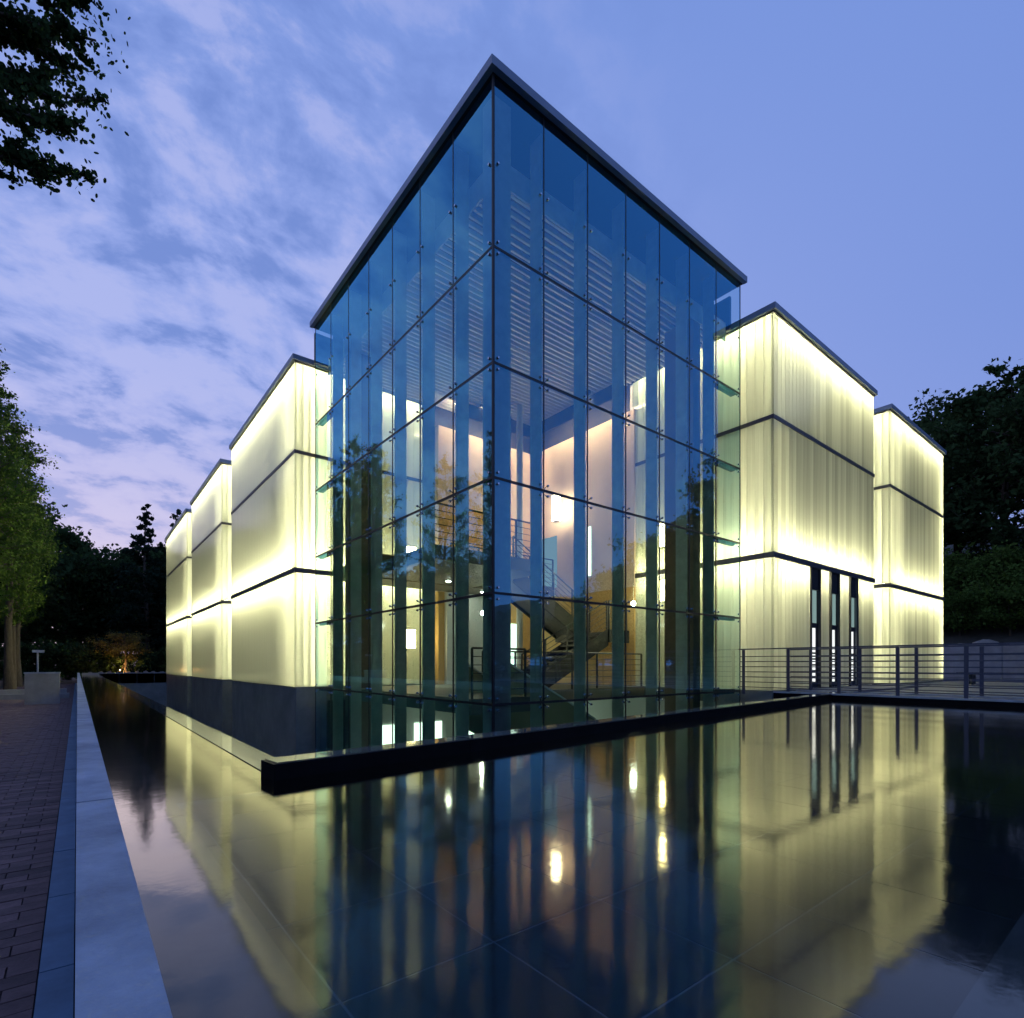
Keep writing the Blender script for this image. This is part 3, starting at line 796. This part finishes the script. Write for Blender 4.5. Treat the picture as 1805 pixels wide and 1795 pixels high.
# small things left: concrete block, lamp post
blk = thing('concrete_block', (-6.75, 18.4, PATH), 'squat concrete block standing at the far end of the brick path', 'block')
bx('body', M_conc2, blk, -.5, .5, -.3, .3, 0, 1.12)
bx('cap', M_conc, blk, -.52, .52, -.32, .32, 1.122, 1.17)
lp = thing('path_light', (-6.95, 19.6, PATH), 'slim pale post with small flood light behind the concrete block', 'lamp post')
MB().tube((0, 0, 0), (0, 0, 1.95), .035, .03, 8).build('pole', M_conc, lp)
bx('lamp_head', M_conc, lp, -.16, .2, -.1, .1, 1.92, 2.02)
wal = thing('low_step_wall', (-7.4, 22, PATH), 'low dark stone step closing the brick path', 'wall')
bx('stone', M_conc2, wal, -1.6, 1.4, 0, .35, 0, .22); bx('stone', M_conc2, wal, -1.5, 1.3, .36, .8, 0, .4)

# ------------------------------------------------------------------ trees
def leaf_mesh(name, pts, size, mat, seed, flat=.0, aspect=.6, nv=4):
    """one small quad per point, randomly turned"""
    rg = np.random.default_rng(seed); n = len(pts); P = np.asarray(pts, dtype=np.float64)
    a = rg.normal(size=(n, 3)); a[:, 2] *= (1 - flat); a /= np.linalg.norm(a, axis=1)[:, None]
    b = rg.normal(size=(n, 3)); b -= (b * a).sum(1)[:, None] * a; b /= np.linalg.norm(b, axis=1)[:, None]
    s = size * rg.uniform(.6, 1.25, n)[:, None]
    ang = [2 * math.pi * i / nv for i in range(nv)]
    V = np.stack([P + a * s * .5 * math.cos(t) + b * s * aspect * .5 * math.sin(t) for t in ang], 1).reshape(-1, 3)
    me = bpy.data.meshes.new(name); me.vertices.add(nv * n); me.vertices.foreach_set('co', V.astype(np.float32).ravel())
    me.loops.add(nv * n); me.loops.foreach_set('vertex_index', np.arange(nv * n, dtype=np.int32))
    me.polygons.add(n); me.polygons.foreach_set('loop_start', np.arange(0, nv * n, nv, dtype=np.int32))
    me.materials.append(mat); me.update(calc_edges=True); return me
def bend(p0, p1, sag, k=4):
    p0 = np.array(p0); p1 = np.array(p1); out = []
    for i in range(k + 1):
        t = i / k; q = p0 * (1 - t) + p1 * t; q[2] += sag * math.sin(math.pi * t); out.append(q)
    return out
def make_tree(name, seed, H, crown0, radius, nbr, leaves, lsize, mat, up=.5, profile=None, trunk_r=.2, spread=.32, label='', cat='tree', group=None, loc=(0, 0, 0), tips=None, fork=True, nv=4, jit=.20, spray=False):
    rg = np.random.default_rng(seed)
    root = thing(name, loc, label, cat, group)
    tr = MB(); lean = rg.uniform(-.03, .03, 2)
    def axis(h): return np.array([lean[0] * h + .12 * math.sin(h * .5 + seed), lean[1] * h + .12 * math.cos(h * .43 + seed), h])
    nz = 8
    for k in range(nz):
        h0, h1 = H * .95 * k / nz, H * .95 * (k + 1) / nz
        r0, r1 = (max(.02, trunk_r * (1 - .93 * v / H)) for v in (h0, h1))
        if k == 0: r0 *= 1.5
        tr.tube(axis(h0) if k else axis(0) - np.array([0, 0, .3]), axis(h1), r0, r1, 9, False)
    prof = profile or (lambda t: math.sin(math.pi * min(1, .12 + .9 * t)) ** .7)
    segs = []
    if tips is None:
        for k in range(nbr):
            t = (k + rg.uniform(0, 1)) / nbr
            h = crown0 + (H - crown0) * t * .96
            az = 2.39996 * k + rg.uniform(-.5, .5)
            ln = radius * prof(t) * rg.uniform(.72, 1.18)
            el = up + rg.uniform(-.22, .22)
            s = axis(h); e = s + ln * np.array([math.cos(az) * math.cos(el), math.sin(az) * math.cos(el), math.sin(el)])
            segs.append((s, e, rg.uniform(-.05, .12) * ln))
    else:
        for (h, e) in tips: segs.append((axis(h), np.array(e) - np.array(loc), .25))
    pts = []
    per = leaves / max(1, len(segs))
    tot = sum(np.linalg.norm(e - s) for s, e, _ in segs)
    for (s, e, sag) in segs:
        ln = np.linalg.norm(e - s); q = bend(s, e, sag)
        br0 = max(.012, trunk_r * .28 * ln / radius)
        for i in range(4): tr.tube(q[i], q[i + 1], br0 * (1 - i / 4.6), br0 * (1 - (i + 1) / 4.6), 5, False)
        twigs = []
        nt_ = (26 if spray else 7) if fork else 4
        for j in range(nt_):
            t = rg.uniform(.42, 1.0) if spray else rg.uniform(.25, 1.0); i = min(3, int(t * 4)); b = q[i] + (q[i + 1] - q[i]) * (t * 4 - i)
            d = (e - s) / ln + rg.normal(size=3) * .75; d /= np.linalg.norm(d)
            tl = ln * spread * rg.uniform(.6, 1.3)
            if spray:                       # long drooping sprays, shorter towards the branch's tip
                d = (e - s) / ln + rg.normal(size=3) * .34 + np.array([0, 0, -.22]); d /= np.linalg.norm(d)
                tl = rg.uniform(.35, .75) * (1.25 - .75 * t)
            twigs.append((b, b + d * tl))
            tr.tube(b, b + d * tl, br0 * .35, .004, 4, False)
        m_ = int(leaves * ln / tot)
        for j in range(nt_):
            b, c_ = twigs[j]; k_ = m_ // (nt_ + 2) if not spray else int(m_ / nt_)
            t = rg.uniform(.1, 1.05, k_)[:, None]; w_ = .032 if spray else np.linalg.norm(c_ - b) * jit + .05
            pts.append(b + (c_ - b) * t + rg.normal(size=(k_, 3)) * w_ * np.array([1, 1, .7]))
        k_ = 2 * m_ // (nt_ + 2) if not spray else m_ // 8
        t = rg.uniform(.35, 1.06, k_); ii = np.minimum(3, (t * 4).astype(int)); Q = np.array(q)
        pts.append(Q[ii] + (Q[ii + 1] - Q[ii]) * (t * 4 - ii)[:, None] + rg.normal(size=(k_, 3)) * (ln * .05 * (jit / .2) ** 2 + .04))
    tr.build('trunk', M_bark, root, True)
    link('crown', leaf_mesh('crown', np.concatenate(pts), lsize, mat, seed + 1, nv=nv, aspect=.6 if nv == 4 else .72), root)
    return root
def plant(proto, loc, rz=0, s=1.0, label=None, first=False):
    o = proto if first else copy_tree(proto)
    o.location = loc; o.rotation_euler[2] = rz; o.scale = (s, s, s)
    if label: o['label'] = label
    return o
colm = lambda t: (.55 + .75 * t) if t < .35 else max(.12, .82 * (1.18 - t) / .83 + .05)
GL = 'tall narrow green tree in the row along the brick path'
gk = [make_tree('row_tree', 11 + i, 17.0 + .8 * i, 4.0, 2.9, 54, 12500, .17, M_ginkgo, up=.55, profile=colm, trunk_r=.22, label=GL, group='trees along the brick path', spread=.46, jit=.13) for i in range(2)]
row = [(-9.1, 27.2, 1.0), (-8.55, 31.2, .93), (-9.4, 23.4, .9), (-9.0, 35.4, .9), (-11.2, 19.0, .8), (-11.4, 14.6, .78), (-11.6, 10.0, .74), (-11.2, 5.6, .76), (-8.8, 39.6, .95), (-11.8, 29.0, .96), (-12.0, 33.5, 1.0)]
for i, (x, y, s) in enumerate(row):
    plant(gk[i % 2], (x, y, -.70), i * 1.7, s, GL, first=i < 2)
# the near tree whose branches hang into the picture's upper left
NT = (-9.6, -1.2, -.70)
tips = [(5.2, (-5.55, 0.42, 8.04)), (5.0, (-5.68, 0.26, 7.12)), (4.6, (-5.84, 0.13, 6.14)), (4.4, (-6.14, -0.14, 5.84)), (5.6, (-5.7, 1.03, 9.01)), (4.8, (-5.97, -0.02, 6.49)), (5.4, (-5.95, 0.22, 7.43)), (6.2, (-5.92, 0.94, 9.17)), (4.8, (-6.23, -0.32, 6.27)), (5.8, (-6.16, -0.12, 7.29)), (6.8, (-6.11, 0.59, 9.28)), (5.0, (-6.47, -0.39, 6.38)), (4.6, (-6.44, -0.29, 5.79)), (7.2, (-6.55, -0.33, 7.34)),
        (7.5, (-11.5, -3.5, 9)), (7, (-12.3, 0.5, 8.8)), (8, (-10.5, 1.5, 10)), (8.2, (-9, -3.6, 10)), (8.6, (-10.3, -1.0, 11)), (6, (-12.2, -2.4, 7))]
make_tree('overhanging_tree', 41, 9.8, 4.5, 3.4, 0, 46000, .058, M_shade, nv=6, jit=.1, spray=True, trunk_r=.2, label='tree whose dark leafy branches hang over the path against the sky', loc=NT, tips=tips, spread=.10)

# dark wood beyond the far end of the pool
DL = 'broad dark tree in the wood beyond the pool end'
bt = [make_tree('broad_tree', 61 + i, 13.0 + 1.5 * i, 2.2, 4.6, 58, 13000, .42, M_shade, up=.35, trunk_r=.3, label=DL, group='dark trees beyond the pool end', spread=.36) for i in range(2)]
bl = [(-9.5, 54, 1.0), (-6.5, 57.5, .86), (-2.6, 58, .80), (.6, 55.5, .78), (4.5, 53, .9), (-12.5, 60, 1.08), (-4.8, 66, .92), (2.2, 66, .95), (8, 60, 1.0), (-16, 52, 1.05), (-13.5, 46, .95), (7.5, 50.5, .78), (-18, 60, 1.1)]
for i, (x, y, s) in enumerate(bl): plant(bt[i % 2], (x, y, -.7), i * 2.1, s * 1.17, DL, first=i < 2)
cone = lambda t: max(.1, 1.06 - t)
cf_ = make_tree('pine_tree', 81, 16.2, 2.5, 3.4, 66, 9500, .36, M_pine, up=.12, profile=cone, trunk_r=.26, label='ragged dark pine rising above the wood by the last left pavilion', spread=.3, loc=(-.8, 49.0, -.7))
cf2 = copy_tree(cf_); cf2.location = (1.7, 49.8, -.7); cf2.rotation_euler[2] = 2.2; cf2.scale = (.98, .98, 1.02); cf2['label'] = 'second ragged pine half hidden by the last left pavilion'
HL = 'dense dark hedge shrub below the wood at the pool end'
hs = make_tree('hedge_shrub', 91, 2.6, .15, 2.0, 30, 3500, .26, M_shade, up=.5, trunk_r=.06, label=HL, group='hedge at the pool end', spread=.5)
for i in range(12): plant(hs, (-10.5 + i * 1.75, 47.2 + .5 * math.sin(i * 2.3), -.7), i * 1.3, 1.0 + .15 * math.sin(i), HL, first=i == 0)
# lit garden tree with its ground spotlight
gtre = make_tree('garden_pine', 97, 3.3, 1.0, 1.75, 30, 4600, .14, M_maple, up=.2, trunk_r=.10, label='small garden pine lit orange by a ground spotlight on the far bank', spread=.4, loc=(-2.55, 45.2, .12))
for a in (.3, 2.3, 4.4):
    MB().tube((.6 * math.cos(a), .6 * math.sin(a), -.05), (.06 * math.cos(a), .06 * math.sin(a), .9), .03, None, 6).build('stake', M_bark, gtre)
gs = thing('garden_spotlight', (-3.0, 44.42, .19), 'small orange spotlight at the foot of the garden pine', 'lamp')
MB().tube((0, 0, 0), (.03, .08, .16), .05, .06, 10).build('housing', M_dsteel, gs)
MB().tube((.031, .082, .162), (.033, .087, .172), .05, None, 10).build('lens', M_garden, gs)
# hillside trees and shrubs on the right
RL = 'large dark tree on the hillside behind the retaining wall'
rt = [make_tree('hillside_tree', 111 + i, 14.5 + i, 1.6, 5.0, 64, 15000, .40, M_shade, up=.38, trunk_r=.32, label=RL, group='trees on the hillside', spread=.36) for i in range(2)]
for i, (x, y, s) in enumerate([(37.5, 5.4, .86), (39, -.4, .98), (40.5, -5.6, 1.15), (37, -9.8, 1.05), (45, 3.0, .95), (47, -3.2, 1.1), (42, 10.5, .85), (46, -10, 1.2), (36.5, 11, .75), (39, -15, 1.1), (50, 9, .95)]):
    z = 1.3 + 16 * (1 - math.exp(-(x - 30.5) / 30))
    plant(rt[i % 2], (x, y, z), i * 1.9, s * .9, RL, first=i < 2)
SLb = 'leafy green shrub on the slope above the retaining wall'
sh = make_tree('slope_shrub', 131, 2.5, .1, 1.7, 30, 4200, .20, M_bush, up=.45, trunk_r=.05, label=SLb, group='shrubs above the retaining wall', spread=.5)
for i in range(15):
    x = 32.4 + (i % 3) * 1.7; y = 2.2 - (i // 3) * 1.9 + .5 * math.sin(i * 3.1)
    z = 1.4 + 16 * (1 - math.exp(-(x - 30.5) / 30))
    plant(sh, (x, y, z), i * 1.1, 1.0 + .18 * math.sin(i * 1.7), SLb, first=i == 0)
# trees across the pool, seen only as reflections in the right facade
XL = 'dark tree on the bank across the pool'
for i, (x, y, s) in enumerate([(17, -13.5, .42), (21.5, -14, .55), (25, -13.5, .72), (29, -14.5, .85), (33, -14, .98), (37, -16, 1.05)]):
    o = plant(bt[i % 2], (x, y, -.7), i * 1.4, s, XL); o['group'] = 'trees across the pool'
for i in range(17):
    o = plant(bt[i % 2], (-8 + i * 3.1, -14.5 - 1.2 * (i % 2), -.7), i * 1.7, .30 + .03 * (i % 3), 'low bushy tree in the hedge across the pool'); o['group'] = 'hedge trees across the pool'
for i in range(26):
    o = plant(hs, (-14.2 - .8 * (i % 2), -6 + i * 2.2, -.7), i * .9, 1.15, 'bushy shrub under the wood behind the path row'); o['group'] = 'shrubs behind the path row'
for i in range(14):
    o = plant(bt[i % 2], (-17.5 - 2.5 * (i % 2), -4 + i * 3.6, -.7), i * 1.2, .70 + .08 * math.sin(i * 1.9), 'dark tree in the wood behind the path row'); o['group'] = 'wood behind the path row'
